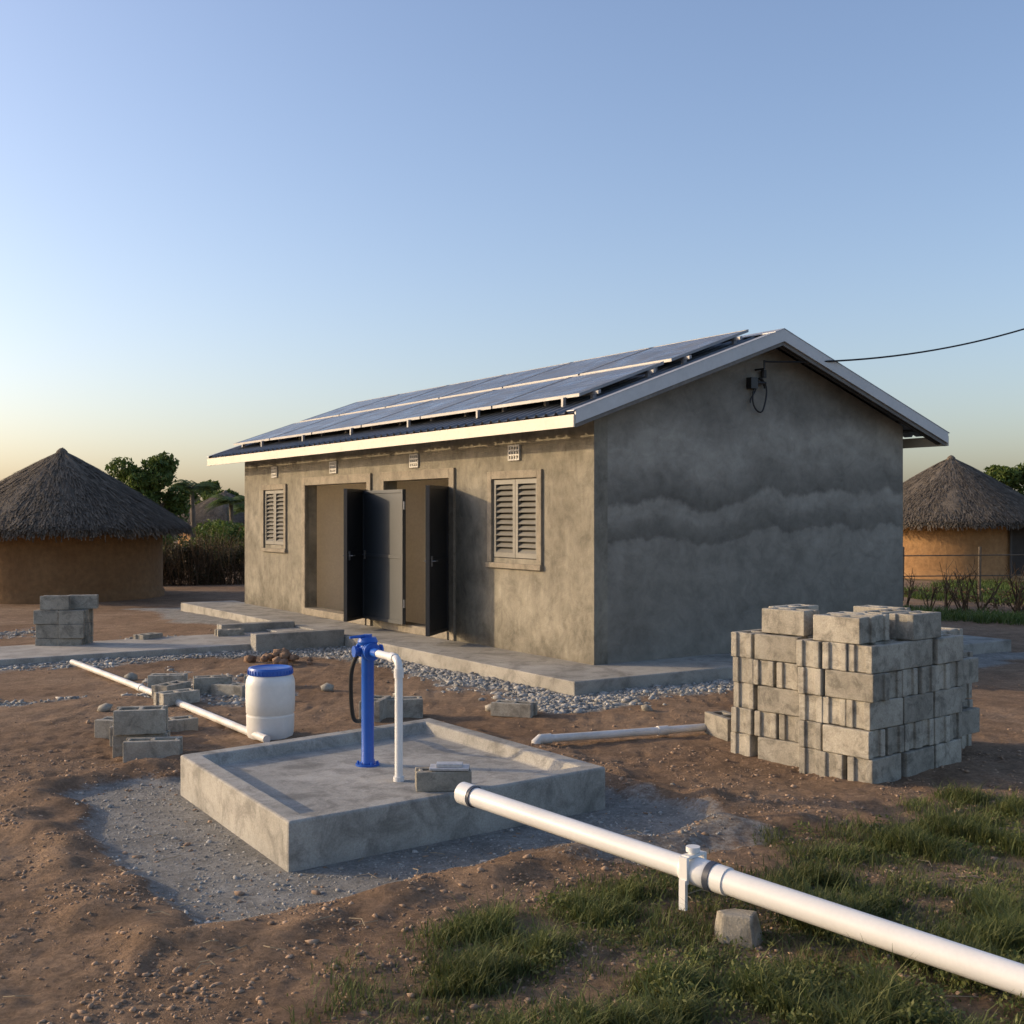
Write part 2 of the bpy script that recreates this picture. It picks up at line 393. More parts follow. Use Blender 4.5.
# doors
steel=M('steel',(.35,.35,.35),(.45,.45,.45),5,.35,.05,40,metal=.8)
def leaf(name,hy,hx,ang,wd,z0,z1,mat,flip=1):
    T=Matrix.Translation((hx,hy,0))@Matrix.Rotation(ang,4,'Z')
    mb=MB(); mb.box((0,-.015,z0),(wd,.015,z1),0,T)
    for s_ in (-1,1):
        o=.015*s_; a_,b_=sorted((o,o+.014*s_))
        for bx in ((0,.05,z0,z1),(wd-.05,wd,z0,z1)): mb.box((bx[0],a_,bx[2]),(bx[1],b_,bx[3]),0,T)
        for zz in (z0,z0+(z1-z0)*.5-.03,z1-.05): mb.box((.052,a_,zz),(wd-.052,b_,zz+.05),0,T)
    hz=z0+1.0
    for s_ in (-1,1):
        mb.box((wd-.12,.03*s_-.006,hz-.07),(wd-.07,.03*s_+.006,hz+.07),1,T)
        mb.tube([T@Vector((wd-.095,.03*s_,hz)),T@Vector((wd-.095,.075*s_,hz)),T@Vector((wd-.2,.075*s_,hz))],.009,8,1)
    for hzz in (z0+.25,z1-.3): mb.tube([T@Vector((0,0,hzz)),T@Vector((0,0,hzz+.12))],.018,8,1)
    mb.obj(name,[mat,steel],house,bevel=.003)
wa=lambda deg: math.radians(deg-33.2)
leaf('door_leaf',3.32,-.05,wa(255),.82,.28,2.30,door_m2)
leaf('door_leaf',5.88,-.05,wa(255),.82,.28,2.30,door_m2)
leaf('door_leaf',4.42,-.14,math.radians(90),1.36,.28,2.28,door_m)
# roof
mb=MB(); y0,y1=-.34,L+.62; per=.2; n=int((y1-y0)/per)+1
for side in (0,1):
    prof=[]
    for k in range(n):
        yy=y0+k*per
        for dy,dz in ((0,0),(.12,0),(.14,.03),(.17,.03),(.19,0)):
            if yy+dy<=y1: prof.append((yy+dy,dz))
    xe=-.52 if side==0 else W+.52
    vs=[]; 
    for yy,dz in prof: vs.append((xe,yy,rz(xe)+dz-.0)); vs.append((W/2,yy,rz(W/2)+dz))
    mb.add(vs,[(2*i,2*i+1,2*i+3,2*i+2) if side else (2*i,2*i+2,2*i+3,2*i+1) for i in range(len(prof)-1)])
mb.obj('roof_sheet',metal,house)
def slopebox(mb,x0,x1,y0,y1,o0,o1,mi=0):
    vs=[]
    for o in (o0,o1):
        for (x,y) in ((x0,y0),(x1,y0),(x1,y1),(x0,y1)): vs.append((x,y,rz(x)+o))
    mb.add(vs,[(0,3,2,1),(4,5,6,7),(0,1,5,4),(1,2,6,5),(2,3,7,6),(3,0,4,7)],mi)
mb=MB()
for a,b_ in ((W/2-.16,W/2),(W/2,W/2+.16)):
    slopebox(mb,a,b_-(0.0001),y0-.03,y1+.03,.036,.045)
for ya,yb_ in ((y0-.035,y0+.10),(y1-.10,y1+.035)):
    slopebox(mb,-.55,W/2,ya,yb_,.032,.04); slopebox(mb,W/2,W+.55,ya,yb_,.032,.04)
mb.obj('roof_flashing',M('flashing',(.36,.37,.38),(.43,.44,.45),3,.5,.03,20,metal=.4,var=.06),house)
mb=MB()
for ya in (y0-.03,y1+.005):
    slopebox(mb,-.52,W/2,ya,ya+.025,-.12,.03); slopebox(mb,W/2,W+.52,ya,ya+.025,-.12,.03)
mb.obj('barge_board',fasm,house)
mb=MB()
for ya in (y0-.003,y1-.02):
    slopebox(mb,-.50,W/2,ya,ya+.022,-.17,-.121); slopebox(mb,W/2,W+.50,ya,ya+.022,-.17,-.121)
mb.obj('barge_batten',M('batten',(.14,.13,.12),(.2,.19,.17),3,.7,.1,20),house)
mb=MB()
mb.box((-.545,y0-.02,2.885),(-.522,y1+.02,3.025)); mb.box((W+.522,y0-.02,2.885),(W+.545,y1+.02,3.025))
mb.obj('eave_fascia',fasc,house)
mb=MB()
for yy in np.arange(y0+.1,y1,.95):
    slopebox(mb,-.5,W/2,yy,yy+.06,-.14,-.015); slopebox(mb,W/2,W+.5,yy,yy+.06,-.14,-.015)
for x in (-.3,.0,W,W+.3): slopebox(mb,x-.03,x+.03,y0+.02,y1-.02,-.01,-.001)
mb.obj('rafter',dark,house)
# solar panels
m,nt,b=newmat('solar_glass'); co_=objco(nt)
bk=nt.nodes.new('ShaderNodeTexBrick'); bk.offset=0; bk.inputs['Scale'].default_value=1; bk.inputs['Brick Width'].default_value=.156; bk.inputs['Row Height'].default_value=.156
bk.inputs['Mortar Size'].default_value=.006; bk.inputs['Color1'].default_value=(.035,.042,.055,1); bk.inputs['Color2'].default_value=(.045,.052,.066,1); bk.inputs['Mortar'].default_value=(.3,.31,.32,1)
nt.links.new(co_,bk.inputs['Vector']); dst=ramp(nt,noi(nt,co_,1.6,7,.7),[(.4,.1),(.75,.45)])
nt.links.new(mix(nt,dst,bk.outputs[0],(.28,.26,.225)),b.inputs['Base Color'])
nt.links.new(ramp(nt,noi(nt,co_,2.5,6,.6),[(.3,.18),(.7,.42)]),b.inputs['Roughness'])
alu=M('aluminium',(.22,.22,.225),(.28,.28,.285),4,.5,.03,30,metal=.3,var=.08)
arr=MB(); fr=MB()
for (xa,xb_) in ((-.2,1.08),(1.2,2.5)):
    for k in range(6):
        ya=.0+k*1.92; yb2=ya+1.88
        slopebox(arr,xa+.02,xb_-.02,ya+.02,yb2-.02,.13,.148)
        slopebox(fr,xa,xb_,ya,ya+.02,.115,.152); slopebox(fr,xa,xb_,yb2-.02,yb2,.115,.152)
        slopebox(fr,xa,xa+.02,ya+.021,yb2-.021,.115,.152); slopebox(fr,xb_-.02,xb_,ya+.021,yb2-.021,.115,.152)
    for xr in (xa+.2,xb_-.25):
        slopebox(fr,xr,xr+.04,-.1,11.6,.075,.113)
        for yy in np.arange(.0,11.6,.96): slopebox(fr,xr,xr+.05,yy,yy+.05,.0,.074)
    for yy in np.arange(.25,11.5,1.92): slopebox(fr,xa-.05,xa-.01,yy,yy+.04,.03,.13)
arr.obj('solar_panel',m,house); fr.obj('panel_frame',alu,house)
# cable bracket on gable
blk=M('black_rubber',(.012,.012,.012),(.02,.02,.02),5,.5,0,30)
mb=MB(); bx,bz=2.62,3.72
mb.tube([(bx,0,bz+.05),(bx,-.16,bz+.05),(bx,-.16,bz+.16)],.014,8); mb.tube([(bx-.12,-.06,bz-.12),(bx+.12,-.06,bz-.12)],.02,8)
mb.box((bx-.16,-.09,bz-.2),(bx-.04,0,bz-.06)); mb.tube([(bx+.1,-.05,bz-.05),(bx+.1,-.05,bz+.05)],.035,10)
pts=[(bx+.02+.11*math.sin(a)*(1+.2*math.sin(2*a)),-.05-.02*math.sin(a*.7),bz-.28+.22*math.cos(a)) for a in np.linspace(0,7.4,30)]
mb.tube(pts,.011,6); pts=[(bx-.08+.05*math.sin(a),-.04,bz-.1-.17*a/3) for a in np.linspace(0,5,14)]; mb.tube(pts,.009,6)
mb.obj('cable_bracket',blk,house)
gx,gy=fromB(bx,-.16); P0=Vector((gx,gy,bz+.14)); P1=Vector((11.4,18.0,6.45))
mb=MB(); mb.tube([P0.lerp(P1,s)-Vector((0,0,1.1*4*s*(1-s)*.55)) for s in np.linspace(0,1,40)],.013,6)
mb.obj('power_cable',blk)
pole=MB(); pole.tube([(11.4,18,-.3),(11.4,18,6.8)],[.13,.09],14); pole.box((10.9,17.95,6.35),(11.9,18.05,6.45))
for dx in (-.4,0,.4): pole.tube([(11.4+dx,18,6.45),(11.4+dx,18,6.6)],.04,8)
pole.obj('utility_pole',M('pole_wood',(.16,.12,.09),(.22,.17,.12),4,.9,.3,30))

# path + kerbs
def bprism(mb,x0,x1,y0,y1,z0,z1):
    mb.prism([fromB(x0,y0),fromB(x1,y0),fromB(x1,y1),fromB(x0,y1)],z0,z1)
mb=MB(); bprism(mb,-16,-1.003,4.85,6.45,-.1,.09); mb.obj('concrete_path',concrete('path_concrete',(.33,.31,.27),(.43,.40,.35),1.1,.25),bevel=.01)
ramp_e=empty('entrance_kerb'); 
mb=MB(); bprism(mb,-2.35,-1.005,4.62,4.84,-.1,.24); bprism(mb,-2.2,-1.005,6.46,6.68,-.1,.22); bprism(mb,-1.5,-1.006,4.86,6.44,.092,.125)
mb.obj('kerb',conc,ramp_e,bevel=.012)

# ---------------------------------------------------------------- well platform
wp=concrete('well_concrete',(.28,.268,.235),(.40,.382,.34),1.6,.36)
wellp=empty('well_platform')
def inset(q,d):
    out=[]; n=4
    for i in range(n):
        p0=Vector(q[i-1]);p1=Vector(q[i]);p2=Vector(q[(i+1)%n])
        e1=(p1-p0).normalized();e2=(p2-p1).normalized()
        n1=Vector((-e1.y,e1.x));n2=Vector((-e2.y,e2.x))
        k=d/(1+n1.dot(n2)); out.append(tuple(p1+(n1+n2)*k))
    return out
I1=inset(Q,.13); I2=inset(Q,.16)
mb=MB(); ring=[[(p[0],p[1],z) for p in q] for q,z in ((Q,-.2),(Q,.232),(I1,.232),(I2,.15))]
vs=sum(ring,[]); fs=[]
for r_ in range(3):
    for i in range(4): j=(i+1)%4; fs.append((r_*4+i,r_*4+j,(r_+1)*4+j,(r_+1)*4+i))
fs.append((12,13,14,15)); mb.add(vs,fs)
mb.obj('basin',wp,wellp,bevel=.014)

# ---------------------------------------------------------------- pipes
pvc=M('white_pvc',(.68,.67,.64),(.77,.76,.73),3,.32,.0,60,var=.04)
pvcd=M('dusty_pvc',(.56,.52,.45),(.76,.74,.70),5,.4,.0,60,var=.08)
main=empty('water_pipe')
A=Vector((-.27,6.68,.31)); B_=Vector((2.0,4.37,.13)); d=(B_-A).normalized()
mb=MB(); mb.tube([A,A.lerp(B_,.53)],.053,32); Cn=A.lerp(B_,.53)
mb.tube([Cn-d*.0,B_,B_+(B_-A)*.6],.059,32)
mb.obj('pipe',pvc,main,smooth='auto')
mb=MB(); mb.tube([Cn-d*.16,Cn-d*.15,Cn-d*.02,Cn-d*.01],[.060,.066,.066,.060],32); mb.tube([Cn+d*.02,Cn+d*.09],.065,32)
mb.tube([A-d*.02,A+d*.07],.063,32)
side=d.cross(Vector((0,0,1))).normalized()
c2=Cn-d*.11
T=Matrix.Translation(c2)@Matrix.Rotation(math.atan2(d.y,d.x),4,'Z')
mb.box((-.022,-.078,-.05),(.022,-.060,.075),0,T); mb.box((-.022,.060,-.05),(.022,.078,.075),0,T); mb.box((-.022,-.059,.066),(.022,.059,.080),0,T)
mb.tube([c2+Vector((0,0,.07)),c2+Vector((0,0,.105))],.022,16); mb.tube([c2+Vector((0,0,.09)),c2+Vector((0,0,.112))],.034,20)
mb.box((-.018,-.086,-.17),(.018,-.066,-.03),0,T)
mb.obj('coupling',pvc,main,smooth='auto')
mb=MB(); mb.tube([Cn-d*.012,Cn+d*.02],.0695,32); mb.tube([A+d*.072,A+d*.09],.0605,32); mb.obj('rubber_ring',M('dark_seal',(.03,.04,.06),(.05,.06,.09),5,.5,0,30),main,smooth='auto')
mb=MB(); mb.tube([A-d*.03,A-d*.021],[.05,.056],28); mb.obj('end_cap',blk,main)
def rock(name,x,y,s,mat,fl=.7):
    v=IV*(1+rng.uniform(-.28,.28,(12,1)))*np.array([s,s*.8,s*fl]); return fastmesh(name,v+np.array([x,y,gh(x,y)+s*fl*.4]),IF,3,mat)
cblk=concrete('block_concrete',(.29,.265,.215),(.40,.37,.305),3,.35,.55)

def gpipe(name,p,q,r,z,mat,elbow=False):
    e=empty(name); pts=[]
    for s_ in np.linspace(0,1,14):
        x=p[0]+(q[0]-p[0])*s_; y=p[1]+(q[1]-p[1])*s_; pts.append((x,y,gh(x,y)+z+r))
    zs=np.array([a[2] for a in pts]); k=np.polyfit(np.arange(14),zs,2); zs=np.polyval(k,np.arange(14))
    pts=[(a[0],a[1],zz) for a,zz in zip(pts,zs)]
    mb=MB(); mb.tube(pts,r,16); mb.obj('pipe',mat,e,smooth='auto')
    mb=MB(); a=Vector(pts[0]);b=Vector(pts[-1]); dd=(b-a).normalized()
    for t_ in ((.45,) if not elbow else (.0,.5)):
        c=a.lerp(b,t_); c.z=np.interp(t_*13,range(14),zs); mb.tube([c-dd*.05,c+dd*.05],r*1.22,16)
    if elbow: mb.tube([a+dd*.02,a-dd*.05,a-dd*.08-Vector((0,0,.02)),a-dd*.09-Vector((0,0,.12))],r*1.2,16)
    mb.obj('coupling',mat,e,smooth='auto')
gpipe('supply_pipe',(-5.6,14.9),(-2.05,9.78),.034,.0,pvcd)
gpipe('supply_pipe',(.27,9.52),(2.3,10.45),.034,.02,pvcd,True)

# ---------------------------------------------------------------- pump
blue=M('blue_paint',(.012,.085,.40),(.018,.11,.47),3,.35,.0,40,var=.06)
pump=empty('hand_pump'); px,py=-1.01,8.19; qx,qy=-.745,7.70; z0=.15
mb=MB(); mb.lathe((px,py,z0),[(.0,.012),(.085,.012),(.085,.0)][::-1]+[(.05,.014),(.044,.03),(.044,.80),(.05,.81),(.05,.84),(.044,.85),(.044,.875),(.0,.88)],28)
for k in range(6):
    a=k*math.pi/3; mb.tube([(px+.068*math.cos(a),py+.068*math.sin(a),z0+.012),(px+.068*math.cos(a),py+.068*math.sin(a),z0+.03)],.009,6)
dr=Vector((qx-px,qy-py,0)).normalized(); lt=Vector((-dr.y,dr.x,0)); c=Vector((px,py,.99))
h=Vector((px,py,z0+.80))
mb.tube([h-dr*.10,h+dr*.02],[.034,.04],20)
for o,r_ in ((-.11,.055),(.045,.062),(.075,.062)): mb.tube([h+dr*o,h+dr*(o+.018)],r_,24)
mb.tube([h+dr*.04,h+dr*.2],.030,20)
mb.tube([h+Vector((0,0,.04)),h+Vector((0,0,.065)),h+Vector((0,0,.095))],[.062,.072,.058],24); mb.tube([h+Vector((0,0,.09)),h+Vector((0,0,.115))],.03,16)
mb.tube([h-lt*.09,h+lt*.09],.024,14)
for s_ in (-1,1): mb.tube([h+lt*.09*s_,h+lt*.105*s_],.040,18)
mb.tube([h+Vector((0,0,.105))-lt*.02,h+Vector((0,0,.10))-lt*.14+dr*.02],[.012,.009],10)
mb.obj('pump_body',blue,pump,smooth='auto')
mb=MB(); n0=h+dr*.19; cr=Vector((qx,qy,h.z))
pts=[n0,cr-dr*.06]+[cr-dr*.06+dr*.06*math.sin(a)-Vector((0,0,.06*(1-math.cos(a)))) for a in np.linspace(.2,math.pi/2,6)]+[Vector((qx,qy,z0-.02))]
mb.tube(pts,.0265,20); mb.tube([Vector((qx,qy,h.z-.12)),Vector((qx,qy,h.z-.06))],.033,20); mb.tube([cr-dr*.13,cr-dr*.06],.033,20)
mb.tube([Vector((qx,qy,z0)),Vector((qx,qy,z0+.03))],.036,20)
mb.obj('spout_pipe',pvc,pump,smooth='auto')
mb=MB(); P=[h-dr*.11,h-dr*.17+Vector((0,0,-.02)),Vector((px-.15,py+.25,.75)),Vector((px-.17,py+.5,.4)),Vector((px-.15,py+.95,.28)),Vector((px-.17,py+1.25,.08)),Vector((px-.35,py+1.45,.03)),Vector((px-.7,py+1.5,.02))]
def cr_(P,n=8):
    out=[]
    for i in range(len(P)-1):
        a,b,c,d_=P[max(i-1,0)],P[i],P[i+1],P[min(i+2,len(P)-1)]
        for k in range(n):
            t=k/n; out.append(.5*((2*b)+(c-a)*t+(2*a-5*b+4*c-d_)*t*t+(3*b-a-3*c+d_)*t**3))
    return out+[P[-1]]
mb.tube(cr_(P),.016,10); mb.obj('hose',blk,pump,smooth='auto')

# ---------------------------------------------------------------- barrel
br=empty('plastic_barrel'); bxx,byy=-2.09,10.12; bz0=gh(bxx,byy)-.01
mb=MB(); mb.lathe((bxx,byy,bz0),[(0,.0),(.17,.0),(.188,.012),(.198,.04),(.203,.10),(.205,.2),(.201,.205),(.201,.218),(.206,.225),(.211,.33),(.211,.46),(.207,.50),(.195,.53),(.178,.55),(.172,.56)],48)
mb.obj('body',M('white_plastic',(.66,.65,.60),(.76,.75,.71),3,.4,.0,30,var=.04),br,smooth='auto')
mb=MB(); mb.lathe((bxx,byy,bz0),[(.176,.548),(.188,.55),(.19,.598),(.184,.61),(.165,.612),(.15,.603),(.0,.605)],48)
for k in range(36):
    a=k*math.pi/18; mb.tube([(bxx+.19*math.cos(a),byy+.19*math.sin(a),bz0+.555),(bxx+.19*math.cos(a),byy+.19*math.sin(a),bz0+.592)],.005,5)
mb.obj('lid',blue,br,smooth='auto')

# ---------------------------------------------------------------- blocks
rj=lambda s: random.uniform(-s,s)
def block(mb,x,y,z,yaw,l=.4,w_=.2,h_=.19,pit=0,roll=0):
    T=Matrix.Translation((x,y,z))@Matrix.Rotation(yaw,4,'Z')@Matrix.Rotation(pit,4,'Y')@Matrix.Rotation(roll,4,'X')
    l+=rj(.006); h_+=rj(.003)
    X=[-l/2,-l/2+.02,-l/2+.045,-.018,.018,l/2-.045,l/2-.02,l/2]; Y=[-w_/2,-w_/2+.055,w_/2-.055,w_/2]
    H=[[h_]*3 for _ in range(7)]
    H[0][1]=None;H[6][1]=None;H[2][1]=.04;H[4][1]=.04
    g=lambda i,j:(H[i][j] if 0<=i<7 and 0<=j<3 else None)
    vs=[];fs=[]
    def q(*p):
        o=len(vs); vs.extend(T@Vector(a) for a in p); fs.append(tuple(range(o,o+4)))
    for i in range(7):
        for j in range(3):
            hh=H[i][j]
            if hh is None: continue
            x0,x1,y0,y1=X[i],X[i+1],Y[j],Y[j+1]
            q((x0,y0,hh),(x1,y0,hh),(x1,y1,hh),(x0,y1,hh)); q((x0,y1,0),(x1,y1,0),(x1,y0,0),(x0,y0,0))
            for (di,dj,pa,pb) in ((1,0,(x1,y0),(x1,y1)),(-1,0,(x0,y1),(x0,y0)),(0,1,(x1,y1),(x0,y1)),(0,-1,(x0,y0),(x1,y0))):
                o=g(i+di,j+dj); lo=0 if o is None else o
                if lo<hh: q((*pa,lo),(*pb,lo),(*pb,hh),(*pa,hh))
    mb.add(vs,fs)
K=Vector((2.52,8.20)); ya=math.atan2(.76,-.65); fx=Vector((math.cos(ya),math.sin(ya))); rx=Vector((math.sin(ya),-math.cos(ya))); yr=math.atan2(rx.y,rx.x)
stk=empty('concrete_block_stack')
parts={}
def put(u_,v_,z,along_f,**k):
    key=random.randrange(4); mb=parts.setdefault(key,MB())
    p=K+fx*u_+rx*v_; block(mb,p.x+rj(.014),p.y+rj(.014),z,(ya if along_f else yr)+rj(.045),**k)
zb_=gh(2.8,9)-.02; HS=.199
for c in range(5):
    z=zb_+c*HS; off=rj(.015)
    if c%2==0:
        for b2 in range(3):
            for a in range(3): put(.10+a*.212,.2+b2*.42+off,z,False,h_=.195)
    else:
        for b2 in range(6): put(.2,.10+b2*.21,z,True,h_=.195) 
        for b2 in range(3): put(.525,.2+b2*.42,z,False,h_=.195)
    if c%2==0:
        for b2 in range(5): put(.88,.20+b2*.21,z,True,h_=.195)
        for b2 in range(2): put(1.22,.30+b2*.41,z,False,h_=.195)
    else:
        for b2 in range(2):
            for a in range(3): put(.78+a*.215,.30+b2*.41,z,False,h_=.195)
    put(.42+off,1.40,z,True,h_=.195)
    if c%2: put(.13,1.42,z,False,l=.3,h_=.195)
    else: put(.44,1.62,z,True,h_=.195)
    put(.85,1.40,z,True,h_=.195)
    if c<4: put(.50+rj(.02),1.83,z,True,h_=.195)
z=zb_+5*HS
put(.30,.12,z,True); put(.33,.34,z,True); put(.10,.75,z,False) ; put(.90,.28,z,True); put(1.08,.60,z,False); put(.32,.72,z,False); put(.55,1.0,z,True)
cb=[concrete('block_concrete_%d'%k,tuple(np.array((.29,.265,.215))*s),tuple(np.array((.40,.37,.305))*s),3,.4,.55) for k,s in enumerate((.82,.97,1.08,1.2))]
for k,mb in parts.items(): mb.obj('blocks_%d'%k,cb[k],stk,bevel=.007,merge=True)
p=K+fx*.25+rx*1.05; rk=rock('rubble',p.x,p.y,.12,cblk); rk.location.z=z-gh(p.x,p.y)-.02; rk.parent=stk
# small stack left front
mb=MB(); z=gh(-2.95,9.4)-.02
block(mb,-2.80,9.13,z,.16,l=.42); block(mb,-2.98,9.42,z,.16,l=.42)
block(mb,-2.98,9.40,z+.195,.2,w_=.24); block(mb,-3.12,9.75,z,.05); block(mb,-3.35,10.05,z,-.2); block(mb,-3.0,10.35,z,.6,h_=.14)
mb.obj('concrete_block_stack',cblk,bevel=.006,merge=True)
mb=MB(); X0,Y0=-6.25,16.3; z=gh(X0,Y0)-.02
for c in range(4):
    for k in range(2):
        if c==3 and k==0: block(mb,X0-.1,Y0+.02,z+c*.195,rj(.1)); continue
        if c==3: block(mb,X0+.2,Y0+.2,z+c*.195,rj(.1)+.2); continue
        block(mb,X0-.2+k*.34+rj(.03),Y0+rj(.02),z+c*.195,rj(.05)+.1,l=.33); block(mb,X0-.22+k*.36,Y0+.22,z+c*.195,rj(.05),l=.33)
mb.obj('concrete_block_stack',cb[1],bevel=.006,merge=True)
def single(x,y,yaw,z=None,mat=None,**k):
    m_=MB(); block(m_,x,y,gh(x,y)-.01 if z is None else z,yaw,**k); return m_.obj('concrete_block',mat or cb[random.randrange(4)],bevel=.006,merge=True)
single(.02,11.15,-.35,h_=.13); single(-1.05,11.1,.15); single(-1.28,10.95,1.4); single(1.83,10.0,1.9); single(1.98,10.2,.7,h_=.15)
single(-3.2,12.5,.3); single(-3.55,12.2,1.2,h_=.14); single(-2.95,12.35,-.4,h_=.12); single(-4.25,17.6,.5,h_=.17); single(-5.35,17.2,1.1,h_=.15); single(-3.75,12.75,.1)
single(-3.35,11.7,.8,h_=.13); single(-2.75,12.9,.2,h_=.15)
single(-.42,7.13,.12,z=.233,l=.34,w_=.17,h_=.12)
mb=MB(); mb.box((-.50,7.05,.357),(-.26,7.19,.372)); mb.box((-.46,7.08,.3725),(-.30,7.16,.392)); mb.obj('metal_plate',M('galvanised',(.5,.5,.5),(.6,.6,.6),6,.4,.1,40,metal=.5),bevel=.003)
# broken lump of concrete propping the pipe joint
zr=gh(1.0,5.2)
mb=MB(); lo=[(.90,5.12),(1.06,5.06),(1.13,5.20),(1.02,5.33),(.90,5.28)]; hi_=[(.925,5.15),(1.04,5.09),(1.09,5.19),(1.00,5.28),(.92,5.25)]
vs=[(x,y,zr-.05) for x,y in lo]+[(x+rj(.008),y,zr+.10+.02*(k<3)) for k,(x,y) in enumerate(hi_)]
mb.add(vs,[(4,3,2,1,0),(5,6,7,8,9)]+[(i,(i+1)%5,5+(i+1)%5,5+i) for i in range(5)]); mb.obj('concrete_lump',cb[0],bevel=.012)
for (x,y,s) in ((-2.4,12.0,.10),(-3.9,11.2,.08),(-.2,11.4,.07),(-1.9,15.2,.12),(-5.3,11.0,.06),(-4.4,13.5,.10),(3.3,11.5,.08),(-2.0,12.6,.08),(-1.2,12.2,.06),(1.3,11.3,.06)):
    rock('stone',x,y,s,cblk)
# small pile of brown rubble by the entrance
hm=M('heap',(.19,.115,.07),(.29,.19,.125),6,.95,.8,30,dist=.03); pile=empty('rubble_pile')
hx,hy=-2.95,15.0
for k in range(34):
    a=random.uniform(0,6.28); r_=.42*random.random()**.6; s=random.uniform(.03,.085)
    rk=rock('rubble',hx+r_*1.2*math.cos(a),hy+r_*.7*math.sin(a),s,hm,.8); rk.location.z=.12*max(0,1-r_/.42); rk.parent=pile

# ---------------------------------------------------------------- huts
thm=M('thatch',(.085,.068,.05),(.16,.13,.095),5,.95,.8,60,dist=.03,island=.45)
def hut(x,y,rw,re,ze,za,seed,door=None,tint=1.0):
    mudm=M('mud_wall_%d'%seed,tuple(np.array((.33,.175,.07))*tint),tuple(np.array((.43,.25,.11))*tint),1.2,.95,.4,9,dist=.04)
    e=empty('thatched_hut',(x,y,0)); mb=MB()
    def jw(r,z,t,i): return r*(1+.012*noise.noise((math.cos(t)*3,math.sin(t)*3,z*1.5+seed))),z
    mb.lathe((0,0,0),[(rw+.06,-.2),(rw+.05,.12),(rw,.2)]+[(rw,z) for z in np.linspace(.3,ze+.5,8)],64,0,jw); mb.obj('mud_wall',mudm,e,smooth=True)
    if door is not None:
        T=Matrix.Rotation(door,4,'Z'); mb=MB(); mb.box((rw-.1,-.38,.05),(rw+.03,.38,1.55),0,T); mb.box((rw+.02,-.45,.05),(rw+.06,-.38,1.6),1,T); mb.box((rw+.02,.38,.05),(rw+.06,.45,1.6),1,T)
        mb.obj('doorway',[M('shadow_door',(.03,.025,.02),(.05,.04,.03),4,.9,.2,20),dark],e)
    mb=MB()
    def jr(r,z,t,i): return r*(1+.03*noise.noise((math.cos(t)*4,math.sin(t)*4,z*2+seed))),z+.05*noise.noise((math.cos(t)*5,math.sin(t)*5,z+seed))
    ex=.90
    prof=[(re-.02,ze-.03),(re+.02,ze+.03),(re,ze+.14)]
    for k in range(1,13):
        f=k/12; r=re*(1-f)**ex; prof.append((r+.01,ze+.14+(za-ze-.2)*f))
    prof=[(rw-.1,ze+.25)]+prof+[(.03,za)]
    mb.lathe((0,0,0),prof,80,0,jr); mb.obj('roof_core',thm,e,smooth=True)
    n=14000; th=rng.uniform(0,2*np.pi,n); f=1-np.sqrt(rng.uniform(0,1,n)); f[:2600]=rng.uniform(-.01,.02,2600)
    r0=re*(1-np.clip(f,0,1))**ex; z0_=ze+.14+(za-ze-.2)*f; ln=rng.uniform(.2,.6,n); 
    sl=np.array([re,-(za-ze-.2)]); sl=sl/np.linalg.norm(sl)
    r1=r0+sl[0]*ln*.7; z1=z0_+sl[1]*ln*.7; lift=rng.uniform(.01,.06,n)
    lim=(re+.07+.07*rng.random(n)); over=np.maximum(0,r1-lim); r1-=over; z1-=over*.4
    th2=th+rng.normal(0,.02,n); wd=rng.uniform(.006,.016,n)
    Vt=np.zeros((n,4,3))
    for j,(rr,zz,tt,sg) in enumerate(((r0,z0_+.02,th,-1),(r0,z0_+.02,th,1),(r1,z1+lift,th2,1),(r1,z1+lift,th2,-1))):
        a=tt+sg*wd/np.maximum(rr,.15); Vt[:,j,0]=rr*np.cos(a); Vt[:,j,1]=rr*np.sin(a); Vt[:,j,2]=zz
    fastmesh('thatch_straw',Vt.reshape(-1,3),np.arange(n*4).reshape(-1,4),4,thm,parent=e)
    mb=MB(); mb.lathe((0,0,za-.12),[(.16,-.05),(.12,.06),(.06,.12),(.0,.14)],16); mb.obj('roof_cap',thm,e)
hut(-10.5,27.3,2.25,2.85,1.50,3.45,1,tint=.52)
hut(13.7,36.5,2.5,3.15,1.6,3.75,5,door=math.radians(-62),tint=.9)
hut(-15.2,62,2.4,3.0,1.4,3.2,9)

# ---------------------------------------------------------------- vegetation
def leafmat(name,c1,c2,tr_=.3):
    m,nt,b=newmat(name); gi=nt.nodes.new('ShaderNodeNewGeometry').outputs['Random Per Island']
    col=mix(nt,gi,c1,c2); co=objco(nt); col=mix(nt,1,col,ramp(nt,noi(nt,co,1.2,3),[(.3,.65),(.7,1.3)]),'MULTIPLY')
    nt.links.new(col,b.inputs['Base Color']); b.inputs['Roughness'].default_value=.6; b.inputs['Specular IOR Level'].default_value=.25
    tr=nt.nodes.new('ShaderNodeBsdfTranslucent'); nt.links.new(col,tr.inputs[0]); ms=nt.nodes.new('ShaderNodeMixShader'); ms.inputs[0].default_value=tr_
    nt.links.new(b.outputs[0],ms.inputs[1]); nt.links.new(tr.outputs[0],ms.inputs[2]); nt.links.new(ms.outputs[0],nt.nodes['Material Output'].inputs[0]); return m
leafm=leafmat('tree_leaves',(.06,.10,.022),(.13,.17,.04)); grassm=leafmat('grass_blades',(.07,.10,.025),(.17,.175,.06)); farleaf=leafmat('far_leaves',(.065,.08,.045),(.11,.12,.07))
dry=leafmat('dry_brush',(.07,.045,.025),(.14,.095,.055)); bark=M('bark',(.10,.075,.05),(.15,.12,.09),6,.9,.5,30)
hedgem=leafmat('hedge_leaves',(.035,.035,.015),(.09,.075,.035))
